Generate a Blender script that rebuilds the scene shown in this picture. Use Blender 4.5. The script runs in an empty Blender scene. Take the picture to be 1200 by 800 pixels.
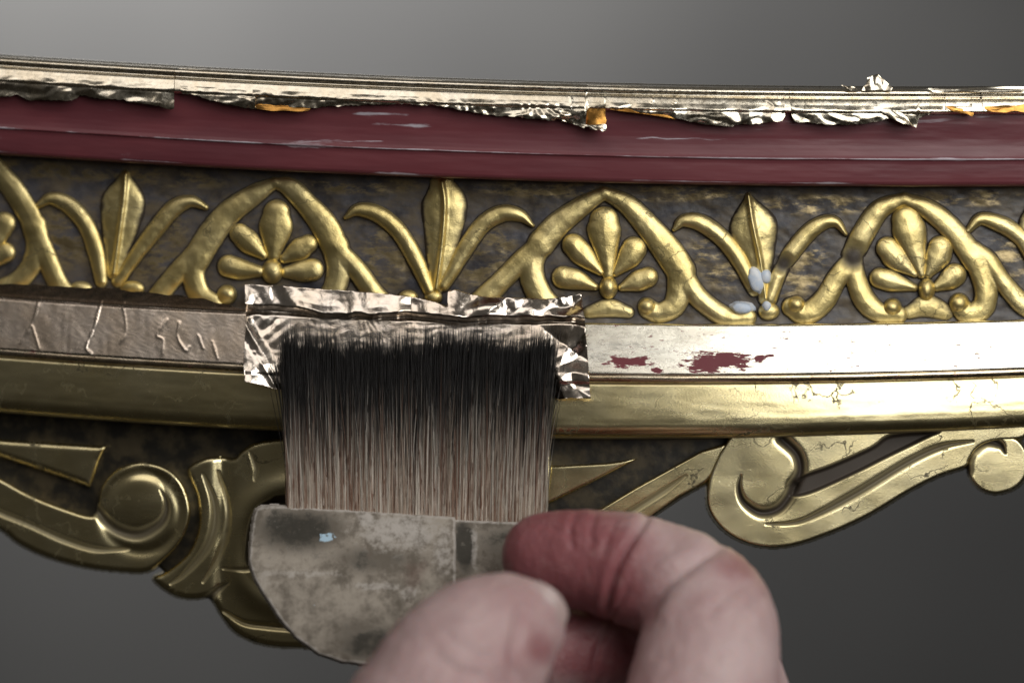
import bpy, bmesh, math, random
import numpy as np
from mathutils import Vector, Matrix

random.seed(7)
rng = np.random.default_rng(7)
sc = bpy.context.scene
S = 0.0002            # metres per carving unit (0.2 mm)
CAM = 3000.0          # camera distance in carving units (0.6 m)

# ------------------------------------------------------------------ camera
cd = bpy.data.cameras.new('camera')
cam = bpy.data.objects.new('camera', cd)
sc.collection.objects.link(cam)
cam.location = (0, -CAM * S, 0)
cam.rotation_euler = (math.radians(90), 0, 0)
cd.sensor_width = 36.0
cd.lens = 36.0 * CAM / 1200.0
cd.clip_start = 0.01
cd.clip_end = 20.0
cd.dof.use_dof = True
cd.dof.focus_distance = (CAM - 25) * S
cd.dof.aperture_fstop = 6.0
sc.camera = cam

# ------------------------------------------------------------------ world and lamps
w = bpy.data.worlds.new('World')
sc.world = w
w.use_nodes = True
bg = w.node_tree.nodes['Background']
# a dim workshop: dark floor, paler ceiling
wn = w.node_tree.nodes; wl = w.node_tree.links
wg = wn.new('ShaderNodeTexCoord'); wsx = wn.new('ShaderNodeSeparateXYZ'); wr_ = wn.new('ShaderNodeValToRGB'); wm = wn.new('ShaderNodeMapRange')
wm.inputs['From Min'].default_value = -1.0
wl.new(wg.outputs['Generated'], wsx.inputs[0]); wl.new(wsx.outputs['Z'], wm.inputs['Value']); wl.new(wm.outputs['Result'], wr_.inputs[0])
wr_.color_ramp.elements[0].position = 0.30; wr_.color_ramp.elements[0].color = (0.16, 0.14, 0.11, 1)
wr_.color_ramp.elements[1].position = 0.85; wr_.color_ramp.elements[1].color = (1.0, 0.95, 0.88, 1)
wl.new(wr_.outputs[0], bg.inputs[0])
bg.inputs[1].default_value = 0.06


def area_lamp(name, loc, target, sx, sy, power, color, spread=180):
    l = bpy.data.lights.new(name, 'AREA')
    l.shape = 'RECTANGLE'
    l.size, l.size_y, l.energy, l.color = sx, sy, power, color
    l.spread = math.radians(spread)
    o = bpy.data.objects.new(name, l)
    o.location = loc
    d = Vector(target) - Vector(loc)
    o.rotation_euler = d.to_track_quat('-Z', 'Y').to_euler()
    sc.collection.objects.link(o)
    return o


# a tall workshop window, behind the camera and to its right
area_lamp('window_light', (0.62, -0.98, 0.47), (0.06, 0, 0), 1.0, 1.0, 8.6, (1.0, 0.985, 0.95))
# a dimmer fill lamp, unseen, added high on the left to brighten the metal
area_lamp('left_fill', (-0.40, -0.72, 0.95), (0, 0, 0), 0.9, 0.55, 1.5, (1.0, 0.94, 0.88))
# an added lamp, unseen above the view, to brighten the grey wall behind
area_lamp('wall_fill', (-0.45, 1.72, 0.98), (-0.30, 2.2, 0.50), 0.6, 0.2, 50.0, (1.0, 0.98, 0.96))

sc.view_settings.view_transform = 'Standard'
sc.view_settings.look = 'None'
sc.view_settings.exposure = 0.38
sc.view_settings.gamma = 1.0
sc.view_settings.use_curve_mapping = False
sc.cycles.use_denoising = True
sc.cycles.max_bounces = 6


# ------------------------------------------------------------------ geometry helpers
def sag(u):
    return (np.asarray(u, float) - 850.0) ** 2 / (2 * 3300.0)


def at(px, py, d, curved=True):
    """Carving-plan coordinates (units right / down on the drawing, d units proud) -> metres."""
    px = np.asarray(px, float); py = np.asarray(py, float); d = np.asarray(d, float)
    y = (sag(px) if curved else 0.0) - d
    f = (CAM + y) / CAM
    return np.stack([(px - 600) * f * S, y * S + 0 * px, -(py - 400) * f * S], -1)


def vnoise(x, y, seed=0):
    """smooth value noise in -1..1"""
    x = np.asarray(x, float); y = np.asarray(y, float)
    xi = np.floor(x).astype(np.int64); yi = np.floor(y).astype(np.int64)
    xf = x - xi; yf = y - yi
    xf = xf * xf * (3 - 2 * xf); yf = yf * yf * (3 - 2 * yf)

    def h(a, b):
        n = (a * 374761393 + b * 668265263 + seed * 974634777) & 0x7fffffff
        n = ((n ^ (n >> 13)) * 1274126177) & 0x7fffffff
        n = (n ^ (n >> 16)) & 0xffff
        return n / 32767.5 - 1
    a = h(xi, yi) * (1 - xf) + h(xi + 1, yi) * xf
    b = h(xi, yi + 1) * (1 - xf) + h(xi + 1, yi + 1) * xf
    return a * (1 - yf) + b * yf


def fbm(x, y, seed=0, oct=4):
    r = 0; a = 1.0
    for k in range(oct):
        r = r + a * vnoise(x, y, seed + k * 17); x = np.asarray(x) * 2.03; y = np.asarray(y) * 2.03; a *= 0.5
    return r


def crumple(x, y, seed=0, lam=40.0, n=5, warp=0.5):
    """faceted foil creases, about -1..1"""
    r = np.random.default_rng(seed)
    wx = x + warp * lam * vnoise(x / lam / 1.3, y / lam / 1.3, seed + 3)
    wy = y + warp * lam * vnoise(x / lam / 1.3, y / lam / 1.3, seed + 9)
    tot = 0; wsum = 0
    for k in range(n):
        th = r.uniform(0, math.pi); ll = lam * r.uniform(0.6, 1.7); ph = r.uniform(0, 1); a = r.uniform(0.4, 1)
        q = (wx * math.cos(th) + wy * math.sin(th)) / ll + ph
        tri = 2 * np.abs(2 * (q - np.floor(q + 0.5))) - 1
        gate = 0.5 + 0.5 * vnoise(x / lam * 0.9, y / lam * 0.9, seed + 31 * k)
        tot = tot + a * tri * gate; wsum += a * 0.6
    return tot / wsum


def spline(pts, n=8, closed=False):
    p = np.asarray(pts, float)
    out = []
    m = len(p)
    rngi = range(m if closed else m - 1)
    for i in rngi:
        if closed:
            a, b, c, d = p[(i - 1) % m], p[i], p[(i + 1) % m], p[(i + 2) % m]
        else:
            a = p[i - 1] if i else 2 * p[0] - p[1]
            b, c = p[i], p[i + 1]
            d = p[i + 2] if i + 2 < m else 2 * p[-1] - p[-2]
        for k in range(n):
            t = k / n
            out.append(0.5 * ((2 * b) + (c - a) * t + (2 * a - 5 * b + 4 * c - d) * t * t + (3 * b - a - 3 * c + d) * t ** 3))
    if not closed:
        out.append(p[-1])
    return np.array(out)


def seg_dist(X, Y, pts):
    """distance to a polyline, and the arc parameter 0..1 of the nearest point"""
    best = np.full(X.shape, 1e9); par = np.zeros(X.shape)
    L = np.concatenate([[0], np.cumsum(np.hypot(*(pts[1:] - pts[:-1])[:, :2].T))])
    for i in range(len(pts) - 1):
        ax, ay = pts[i][:2]; bx, by = pts[i + 1][:2]
        dx, dy = bx - ax, by - ay
        l2 = dx * dx + dy * dy + 1e-9
        t = np.clip(((X - ax) * dx + (Y - ay) * dy) / l2, 0, 1)
        d = np.hypot(X - ax - t * dx, Y - ay - t * dy)
        m = d < best
        best = np.where(m, d, best)
        par = np.where(m, (L[i] + t * (L[i + 1] - L[i])) / L[-1], par)
    return best, par


def poly_sd(X, Y, poly):
    """signed distance to a closed polygon, negative inside"""
    p = np.vstack([poly, poly[:1]])
    d, _ = seg_dist(X, Y, p)
    ins = np.zeros(X.shape, bool)
    for i in range(len(p) - 1):
        x1, y1 = p[i]; x2, y2 = p[i + 1]
        c = ((y1 > Y) != (y2 > Y)) & (X < (x2 - x1) * (Y - y1) / (y2 - y1 + 1e-12) + x1)
        ins ^= c
    return np.where(ins, -d, d)


def stroke(X, Y, pts, ws, H, power=0.5, n=8):
    """rounded carved rib: height above the ground along a curve with varying half-width"""
    wi = np.interp(np.linspace(0, 1, len(pts)), np.linspace(0, 1, len(ws)), ws)
    p3 = spline([(a, b, c) for (a, b), c in zip(pts, wi)], n)
    p = p3[:, :2]
    d, t = seg_dist(X, Y, p)
    L_ = np.concatenate([[0], np.cumsum(np.hypot(*(p[1:] - p[:-1]).T))])
    wv = np.interp(t, L_ / L_[-1], p3[:, 2])
    q = d / np.maximum(wv, 0.3)
    hh = H * np.minimum(1.0, 0.55 + 0.45 * wv / max(ws))
    inside = hh * (0.84 * np.maximum(0, 1 - q ** 2.4) ** power + 0.16 * np.maximum(0, 1 - q))
    return np.where(q < 1, inside, -(d - wv) * 1.1)


def smax(a, b, k=3.0):
    h = np.clip(0.5 + 0.5 * (a - b) / k, 0, 1)
    return b + (a - b) * h + k * h * (1 - h)


def tag(o, label=None, cat=None, group=None, kind=None):
    if label: o['label'] = label
    if cat: o['category'] = cat
    if group: o['group'] = group
    if kind: o['kind'] = kind
    return o


def empty(name, loc, label=None, cat=None, group=None):
    o = bpy.data.objects.new(name, None)
    o.location = loc
    o.empty_display_size = 0.01
    sc.collection.objects.link(o)
    bpy.context.view_layer.update()
    return tag(o, label, cat, group)


def link(name, me, mat, parent=None, smooth=True):
    """link a mesh whose vertices are in world metres, parented without moving it"""
    o = bpy.data.objects.new(name, me)
    if mat is not None:
        me.materials.append(mat)
    if smooth:
        me.polygons.foreach_set('use_smooth', np.ones(len(me.polygons), bool))
    sc.collection.objects.link(o)
    if parent is not None:
        o.parent = parent
        M = Matrix.Identity(4)
        q = parent
        while q is not None:
            M = Matrix.Translation(q.location) @ M
            q = q.parent
        if M.translation.length > 0:
            o.matrix_parent_inverse = Matrix.Translation(-M.translation)
    return o


def grid_mesh(name, P, keep=None, attrs=None):
    """P: rows x cols x 3 world points; keep: boolean per vertex"""
    r, c = P.shape[:2]
    idx = np.arange(r * c).reshape(r, c)
    q = np.stack([idx[:-1, :-1], idx[1:, :-1], idx[1:, 1:], idx[:-1, 1:]], -1).reshape(-1, 4)
    if keep is not None:
        k = keep.reshape(-1)
        q = q[k[q].any(1)]
    used = np.unique(q)
    re = np.full(r * c, -1); re[used] = np.arange(len(used))
    q = re[q]
    V = P.reshape(-1, 3)[used]
    me = bpy.data.meshes.new(name)
    me.vertices.add(len(V)); me.vertices.foreach_set('co', V.astype(np.float32).ravel())
    me.loops.add(q.size); me.loops.foreach_set('vertex_index', q.astype(np.int32).ravel())
    me.polygons.add(len(q)); me.polygons.foreach_set('loop_start', np.arange(0, q.size, 4, dtype=np.int32))
    if attrs:
        for an, av in attrs.items():
            a = me.attributes.new(an, 'FLOAT', 'POINT')
            a.data.foreach_set('value', np.broadcast_to(av, (r, c)).reshape(-1)[used].astype(np.float32))
    me.update(calc_edges=True)
    me.validate()
    return me


def relief(name, box, fn, mat, parent, step=1.0, base=0.0, cut=-3.0, curved=True):
    """a carved part as a height field laid on the bowed face; fn gives height and extra attributes"""
    x0, y0, x1, y1 = box
    xs = np.arange(x0, x1 + step, step); ys = np.arange(y0, y1 + step, step)
    X, Y = np.meshgrid(xs, ys)
    r = fn(X, Y)
    h, attrs = r if isinstance(r, tuple) else (r, {})
    keep = h > cut
    h = np.maximum(h, cut - 2)
    if 'relief' not in attrs:
        attrs['relief'] = h
    b = base(X, Y) if callable(base) else base
    me = grid_mesh(name, at(X, Y, h + b, curved), keep, attrs)
    return link(name, me, mat, parent)


# ------------------------------------------------------------------ materials
class NT:
    def __init__(self, name):
        self.m = bpy.data.materials.new(name)
        self.m.use_nodes = True
        self.t = self.m.node_tree
        self.b = self.t.nodes['Principled BSDF']
        self.co = self.t.nodes.new('ShaderNodeTexCoord').outputs['Object']

    def new(self, typ, **kw):
        n = self.t.nodes.new('ShaderNode' + typ)
        for k, v in kw.items():
            setattr(n, k, v)
        return n

    def put(self, sock, v):
        if isinstance(v, bpy.types.NodeSocket):
            self.t.links.new(v, sock)
        elif isinstance(v, (tuple, list)):
            sock.default_value = tuple(v) + ((1,) if len(v) == 3 and sock.type == 'RGBA' else ())
        else:
            sock.default_value = v

    def map(self, scale=(1, 1, 1), loc=(0, 0, 0), rot=(0, 0, 0)):
        n = self.new('Mapping')
        self.put(n.inputs['Vector'], self.co)
        n.inputs['Scale'].default_value = scale
        n.inputs['Location'].default_value = loc
        n.inputs['Rotation'].default_value = rot
        return n.outputs[0]

    def noise(self, scale, detail=4, rough=0.55, vec=None, dist=0.0):
        n = self.new('TexNoise')
        self.put(n.inputs['Vector'], vec if vec is not None else self.co)
        n.inputs['Scale'].default_value = scale
        n.inputs['Detail'].default_value = detail
        n.inputs['Roughness'].default_value = rough
        n.inputs['Distortion'].default_value = dist
        return n.outputs['Fac']

    def voronoi(self, scale, vec=None, feature='F1'):
        n = self.new('TexVoronoi', feature=feature)
        self.put(n.inputs['Vector'], vec if vec is not None else self.co)
        n.inputs['Scale'].default_value = scale
        return n.outputs['Distance']

    def rng(self, v, a, b, c=0.0, d=1.0):
        n = self.new('MapRange')
        n.interpolation_type = 'SMOOTHSTEP'
        self.put(n.inputs['Value'], v)
        for k, x in zip(('From Min', 'From Max', 'To Min', 'To Max'), (a, b, c, d)):
            n.inputs[k].default_value = x
        return n.outputs['Result']

    def math(self, op, a, b=0.0, clamp=False):
        n = self.new('Math', operation=op, use_clamp=clamp)
        self.put(n.inputs[0], a); self.put(n.inputs[1], b)
        return n.outputs[0]

    def mix(self, f, a, b):
        n = self.new('Mix', data_type='RGBA')
        self.put(n.inputs['Factor'], f)
        self.put(n.inputs[6], a); self.put(n.inputs[7], b)
        return n.outputs[2]

    def mixf(self, f, a, b):
        n = self.new('Mix', data_type='FLOAT')
        self.put(n.inputs['Factor'], f)
        self.put(n.inputs[2], a); self.put(n.inputs[3], b)
        return n.outputs[0]

    def attr(self, name, out='Fac'):
        return self.new('Attribute', attribute_name=name).outputs[out]

    def bump(self, h, strength=0.3, dist=0.0002, normal=None):
        n = self.new('Bump')
        n.inputs['Strength'].default_value = strength
        n.inputs['Distance'].default_value = dist
        self.put(n.inputs['Height'], h)
        if normal is not None:
            self.put(n.inputs['Normal'], normal)
        return n.outputs[0]

    def set(self, **kw):
        names = dict(color='Base Color', metal='Metallic', rough='Roughness', normal='Normal', spec='Specular IOR Level',
                     sss='Subsurface Weight', sssr='Subsurface Radius', ssss='Subsurface Scale', coat='Coat Weight', coatr='Coat Roughness')
        for k, v in kw.items():
            self.put(self.b.inputs[names[k]], v)
        return self.m


def gold_mat(name, hi, lo, rough=0.36, patina=(0.058, 0.045, 0.034), pat0=0.5, pat1=4.5, speck=0.5, crack=0.0, grain=0.16):
    """water gilding, toned: bright metal on the high places, a dark wax left in the hollows, in specks and in hair cracks"""
    n = NT(name)
    big = n.noise(70, 5, 0.6)
    streak = n.noise(420, 5, 0.65, n.map((0.25, 1, 1)))
    fine = n.noise(2600, 3, 0.6)
    col = n.mix(n.rng(big, 0.35, 0.68), lo, hi)
    col = n.mix(n.rng(streak, 0.55, 0.75, 0, 0.08), col, tuple(c * 0.6 for c in lo))
    low = n.rng(n.math('ADD', n.attr('relief'), n.math('MULTIPLY', n.math('SUBTRACT', streak, 0.5), 9.0)), pat0, pat1, 1.0, 0.0)
    sp = n.rng(n.noise(1100, 6, 0.75), 0.665, 0.72, 0, speck)
    wv = n.new('VectorMath', operation='ADD')
    nz = n.new('TexNoise'); n.put(nz.inputs['Vector'], n.co); nz.inputs['Scale'].default_value = 130; nz.inputs['Detail'].default_value = 5
    sv = n.new('VectorMath', operation='SCALE'); n.put(sv.inputs[0], nz.outputs['Color']); sv.inputs['Scale'].default_value = 0.016
    n.put(wv.inputs[0], n.map((0.55, 1, 1))); n.put(wv.inputs[1], sv.outputs[0])
    cr = n.rng(n.voronoi(75, wv.outputs[0], 'DISTANCE_TO_EDGE'), 0.0, 0.022, crack, 0.0)
    cr = n.math('MULTIPLY', cr, n.rng(n.noise(85, 4, 0.6), 0.46, 0.60))
    f = n.math('MAXIMUM', n.math('MAXIMUM', low, n.attr('patina')), n.math('MAXIMUM', sp, cr))
    col = n.mix(f, col, patina)
    col = n.mix(n.math('MULTIPLY', cr, n.math('SUBTRACT', 1.6, n.math('MULTIPLY', n.attr('patina'), 1.6)), True), col, (0.012, 0.009, 0.006))
    bm = n.math('ADD', n.math('MULTIPLY', fine, 0.8), n.math('ADD', n.math('MULTIPLY', streak, 0.25), n.math('MULTIPLY', f, -0.12)))
    return n.set(color=col, metal=n.math('SUBTRACT', 1.0, n.math('MULTIPLY', f, 0.85)),
                 rough=n.mixf(f, n.rng(streak, 0.3, 0.7, rough - 0.02, rough + 0.03), 0.55), normal=n.bump(bm, grain, 0.00015))


M = {}
M['gold'] = gold_mat('old_gold', (0.93, 0.78, 0.39), (0.78, 0.63, 0.27), rough=0.44, pat0=0.8, pat1=6.0, speck=0.4, crack=0.3, grain=0.5)
M['gold_flat'] = gold_mat('pale_gold', (0.92, 0.81, 0.49), (0.84, 0.72, 0.40), rough=0.25, pat0=-30, pat1=-29, speck=0.5, crack=0.5, grain=0.12)


def ground_mat():
    n = NT('toned_ground')
    a = n.noise(140, 6, 0.65)
    st = n.noise(420, 5, 0.7, n.map((0.35, 1, 1), rot=(0, 0.5, 0)))
    b = n.noise(900, 3, 0.6)
    col = n.mix(n.rng(a, 0.35, 0.65), (0.026, 0.026, 0.034), (0.085, 0.084, 0.098))
    col = n.mix(n.rng(n.noise(210, 6, 0.7, n.map((0.5, 1, 1))), 0.32, 0.70, 0, 0.85), col, (0.150, 0.115, 0.068))
    col = n.mix(n.rng(b, 0.60, 0.72, 0, 0.25), col, (0.17, 0.155, 0.15))
    g = n.math('MULTIPLY', n.rng(st, 0.44, 0.60), n.rng(n.attr('rub'), 0.1, 1.0))
    col = n.mix(n.math('MULTIPLY', g, 0.8), col, (0.46, 0.36, 0.19))
    return n.set(color=col, metal=n.math('MULTIPLY', g, 0.9), rough=n.mixf(g, 0.42, 0.40),
                 normal=n.bump(n.math('ADD', n.math('MULTIPLY', a, 1.5), n.math('ADD', st, b)), 0.2, 0.0003))


M['ground'] = ground_mat()
n = NT('apron_shade_tone'); M['apron_shade_tone'] = n.set(color=n.mix(n.rng(n.noise(200, 5), 0.4, 0.65), (0.020, 0.018, 0.015), (0.075, 0.060, 0.036)), rough=0.45, metal=0.35, normal=n.bump(n.noise(500, 4), 0.3, 0.0003))  # dark bronze tone with the recess shade put into the colour


def bole_mat():
    n = NT('bole_clay')
    st = n.noise(300, 5, 0.65, n.map((0.06, 1, 1)))
    st2 = n.noise(90, 3, 0.6, n.map((0.10, 1, 1)))
    col = n.mix(n.rng(st2, 0.3, 0.7), (0.140, 0.036, 0.046), (0.200, 0.052, 0.062))
    sc1 = n.rng(n.noise(150, 6, 0.62, n.map((0.075, 1, 1), loc=(3.1, 0, 0.7))), 0.655, 0.70)
    sc2 = n.rng(n.math('ADD', n.attr('edge'), n.math('MULTIPLY', n.math('SUBTRACT', n.noise(420, 5, 0.7, n.map((0.16, 1, 1))), 0.5), 2.4)), 0.42, 1.15)
    f = n.math('MAXIMUM', n.math('MULTIPLY', sc1, 0.45), sc2)
    col = n.mix(f, col, (0.58, 0.52, 0.58))
    return n.set(color=col, rough=n.mixf(f, n.rng(st, 0.3, 0.7, 0.36, 0.50), 0.5), spec=0.5, normal=n.bump(st, 0.25, 0.0003))


M['bole'] = bole_mat()


def leaf_mat(name, col=(0.90, 0.82, 0.70), rough=0.20, tex=900, bs=0.25, bd=0.0002, rv=1.0):
    n = NT(name)
    a = n.noise(tex, 5, 0.65, None, 0.6)
    b = n.noise(tex * 0.22, 4, 0.6)
    c = n.mix(n.rng(b, 0.35, 0.65), col, tuple(x * y for x, y in zip(col, (0.90, 0.86, 0.80))))
    return n.set(color=c, metal=1.0, rough=n.rng(a, 0.3, 0.7, rough - 0.06 * rv, rough + 0.10 * rv), normal=n.bump(a, bs, bd))


M['leaf'] = leaf_mat('white_gold_leaf', (0.90, 0.83, 0.69), 0.22, 900, 0.10)
M['leaf_bright'] = leaf_mat('white_gold_leaf_new', (0.92, 0.83, 0.74), 0.16, 500, 0.25, 0.0002)
M['leaf_satin'] = leaf_mat('laid_leaf', (0.90, 0.78, 0.67), 0.25, 600, 0.04, 0.00012, 0.3)
M['amber'] = leaf_mat('leaf_reverse_warm_lit', (0.60, 0.31, 0.08), 0.30, 700)  # gold reverse; warm light reflected in the folds is put into the amber


def band_mat():
    n = NT('burnished_band')
    a = n.noise(700, 5, 0.65, n.map((0.4, 1, 1)))
    b = n.noise(120, 4, 0.6, n.map((0.3, 1, 1)))
    sc_ = n.rng(n.noise(420, 5, 0.7, n.map((1, 1, 0.25), rot=(0, 0.6, 0))), 0.66, 0.70, 0, 0.5)
    base = n.mix(n.rng(b, 0.35, 0.65), (0.76, 0.73, 0.65), (0.68, 0.65, 0.56))
    base = n.mix(n.attr('warm'), base, (0.78, 0.62, 0.42))
    st = n.noise(1100, 6, 0.75, n.map((0.25, 1, 1)))
    wr = n.math('ADD', n.attr('worn'), n.math('MULTIPLY', n.math('SUBTRACT', st, 0.5), 3.2))
    wr = n.rng(wr, 0.40, 0.44)
    col = n.mix(n.math('MULTIPLY', sc_, 0.35), base, (0.5, 0.45, 0.38))
    col = n.mix(wr, col, (0.17, 0.016, 0.026))
    return n.set(color=col, metal=n.math('SUBTRACT', 1.0, wr), rough=n.mixf(wr, n.rng(a, 0.3, 0.7, 0.21, 0.32), 0.5),
                 normal=n.bump(n.math('ADD', a, n.math('ADD', n.math('MULTIPLY', sc_, 0.6), n.math('MULTIPLY', wr, -0.8))), 0.22, 0.0002))


M['band'] = band_mat()


def card_mat():
    n = NT('worn_card')
    a = n.noise(150, 7, 0.7)
    b = n.noise(600, 5, 0.7)
    c = n.noise(60, 4, 0.6)
    col = n.mix(n.rng(a, 0.35, 0.65), (0.15, 0.128, 0.102), (0.40, 0.352, 0.295))
    col = n.mix(n.rng(c, 0.52, 0.68, 0, 0.5), col, (0.16, 0.095, 0.075))
    dark = n.rng(n.math('ADD', n.attr('dark'), n.math('MULTIPLY', n.math('SUBTRACT', a, 0.5), 2.4)), 0.25, 0.85)
    col = n.mix(n.math('MULTIPLY', dark, 0.9), col, (0.030, 0.028, 0.022))
    pale = n.rng(n.math('ADD', n.attr('pale'), n.math('MULTIPLY', n.math('SUBTRACT', b, 0.5), 2.0)), 0.25, 1.1)
    col = n.mix(pale, col, (0.50, 0.46, 0.42))
    col = n.mix(n.rng(b, 0.58, 0.70, 0, 0.35), col, (0.30, 0.27, 0.23))
    blue = n.rng(n.math('ADD', n.attr('paint'), n.math('MULTIPLY', n.math('SUBTRACT', b, 0.5), 1.5)), 0.55, 0.65)
    col = n.mix(blue, col, (0.45, 0.62, 0.75))
    return n.set(color=col, rough=0.72, spec=0.25, normal=n.bump(n.math('ADD', a, n.math('MULTIPLY', b, 0.6)), 0.45, 0.0003))


M['card'] = card_mat()


def hair_mat():
    n = NT('squirrel_hair')
    col = n.attr('tint', 'Color')
    return n.set(color=col, rough=0.35, spec=0.28)


M['hair'] = hair_mat()


def skin_mat():
    n = NT('skin')
    big = n.noise(55, 4, 0.6)
    mid = n.noise(240, 5, 0.65)
    red = n.rng(n.math('ADD', n.attr('flush_shade'), n.math('MULTIPLY', n.math('SUBTRACT', big, 0.5), 0.9)), 0.1, 0.9)  # skin reddening together with painted shade on the index finger
    col = n.mix(red, (0.61, 0.455, 0.45), (0.29, 0.10, 0.11))
    col = n.mix(n.rng(mid, 0.50, 0.72, 0, 0.16), col, (0.58, 0.42, 0.40))
    cell = n.voronoi(1500, n.map((1, 1, 1)))
    lines = n.noise(800, 4, 0.6, n.map((1, 1, 0.35)))
    return n.set(color=col, rough=0.46, spec=0.4, sss=0.35, sssr=(1.0, 0.35, 0.2), ssss=0.0022,
                 normal=n.bump(n.math('ADD', cell, n.math('MULTIPLY', lines, 1.6)), 0.55, 0.00025))


M['skin'] = skin_mat()
n = NT('nail'); M['nail'] = n.set(color=(0.50, 0.38, 0.36), rough=0.34, spec=0.5, sss=0.2, sssr=(1, .4, .3), ssss=0.001)
n = NT('filler'); M['filler'] = n.set(color=n.mix(n.rng(n.noise(500, 4), 0.4, 0.65), (0.62, 0.71, 0.84), (0.84, 0.86, 0.88)), rough=0.42,
                                      normal=n.bump(n.noise(900, 3), 0.3, 0.0002))
n = NT('wall_paint'); M['wall'] = n.set(color=n.mix(n.rng(n.noise(1.6, 2), 0.3, 0.7), (0.042, 0.042, 0.042), (0.056, 0.056, 0.055)), rough=0.9, spec=0.1)

# ------------------------------------------------------------------ setting: the grey wall behind
me = bpy.data.meshes.new('wall')
me.from_pydata([(-4, 2.2, -3), (4, 2.2, -3), (4, 2.2, 3), (-4, 2.2, 3)], [], [(0, 1, 2, 3)])
wall = link('wall', me, M['wall'], smooth=False)
tag(wall, kind='structure')

# ------------------------------------------------------------------ the carved rail
rail = empty('carved_rail', (0, 0, -0.02), 'carved gilded rail with maroon band, palmette frieze and scrolled lower edge', 'rail')


def rowA(u): return 105.5 - 3.19e-5 * (u - 1083) ** 2
def rowB(u): return 218.3 - 2.92e-5 * (u - 1100) ** 2
def rowC(u): return 381.0 - 4.30e-5 * (u - 850) ** 2
def rowD(u): return 439.0 - 4.80e-5 * (u - 800) ** 2
def rowE(u): return 514.5 - 6.00e-5 * (u - 720) ** 2


U = np.arange(-130, 1331, 3.0)


def moulding(name, row, prof, mat, attrs=None, scale=None, wob=0.35, seed=1, dv=2.0):
    """sweep a profile [(offset down, proud)] along the bowed rail; sharp corners are doubled by the caller"""
    p = np.array(prof, float)
    # densify the profile
    q = [p[0]]
    for a, b in zip(p[:-1], p[1:]):
        k = max(1, int(np.hypot(*(b - a)) / dv))
        for j in range(1, k + 1):
            q.append(a + (b - a) * j / k)
    q = np.array(q)
    Ug, T = np.meshgrid(U, np.arange(len(q)))
    v = q[:, 0][T]; d = q[:, 1][T]
    sc_ = scale(Ug) if scale else 1.0
    d = d + wob * fbm(Ug / 60, v / 14, seed, 3)
    Yp = row(Ug) + v * sc_ + 0.5 * wob * vnoise(Ug / 90, v * 0, seed + 5)
    at_ = {}
    if attrs:
        at_ = attrs(Ug, v, Yp)
    me = grid_mesh(name, at(Ug, Yp, d), None, at_)
    return link(name, me, mat, rail)


def bead_prof(v):
    v = np.asarray(v, float)
    return sum(_bead(v + k) for k in (-1.6, -0.8, 0.0, 0.8, 1.6)) / 5 if v.size else v


def _bead(v):
    return np.interp(v, [-3, -1, 0, 1.5, 5, 6.5, 8, 9.5, 11, 13.5, 17, 21, 24, 26, 27.2, 28.5, 30],
                     [30, 48, 51.6, 52.3, 53.5, 52, 50, 51, 54.5, 56.0, 57.4, 58.8, 59.8, 60.2, 59, 52, 48.5])


vb = np.arange(-4, 29.5, 0.8)
moulding('top_bead', rowA, [(-4.2, -20)] + [(v, bead_prof(v)) for v in vb], M['leaf'],
         lambda u, v, y: dict(relief=u * 0 + 20), wob=0.25)
bole = [(27.5, 49), (32, 48.5), (40, 47.4), (50, 45.6), (58, 44.2), (66, 43.6), (72, 43.9), (77, 44.7), (80, 46.0), (81.0, 46.8), (81.8, 46.6), (83, 44.4),
        (87, 43.2), (95, 42.2), (103, 40.8), (108, 39.6), (110.5, 38), (112.2, 35.5), (113, 32), (113.4, 24), (113.2, 0), (113, -6)]


def bole_attr(u, v, y):
    n1 = vnoise(u / 70, v * 0, 4)
    e = np.exp(-((v - 81.3 - 0.5 * n1) / 1.15) ** 2) * np.clip(0.75 + 0.8 * n1 + 0.5 * np.clip((u - 300) / 500, -0.6, 0.5), 0, 1)  # arris: rubbed wear plus a highlight painted pale along the ridge
    e = e + 0.8 * np.exp(-((v - 109.5) / 1.0) ** 2) * np.clip(vnoise(u / 60, v * 0, 8) * 3, 0, 1)  # painted highlight along the bottom edge
    for x0, x1, yy, wd, a_ in [(405, 490, 134, 2.0, 0.9), (425, 505, 147, 2.2, 0.75), (390, 460, 166, 1.2, 0.7), (740, 890, 163, 0.9, 0.9), (105, 175, 129, 1.6, 0.4), (300, 345, 137, 1.0, 0.6),
                               (425, 520, 204, 1.8, 0.8), (1135, 1165, 138, 1.4, 0.8), (1080, 1140, 187, 2.0, 0.8), (1180, 1240, 162, 1.2, 0.6), (0, 60, 156, 2.2, 0.45), (930, 1040, 216, 1.0, 0.6), (590, 640, 142, 0.8, 0.4)]:
        m_ = np.clip(np.minimum(u - x0, x1 - u) / 14, 0, 1)
        e = np.maximum(e, a_ * m_ * np.exp(-((y - yy - 0.02 * (u - (x0 + x1) / 2) + vnoise(u / 17, v * 0, 31)) / wd) ** 2))
    return dict(edge=e)


moulding('bole_band', rowA, bole, M['bole'], bole_attr, wob=0.3, seed=3, dv=0.9)

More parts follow.
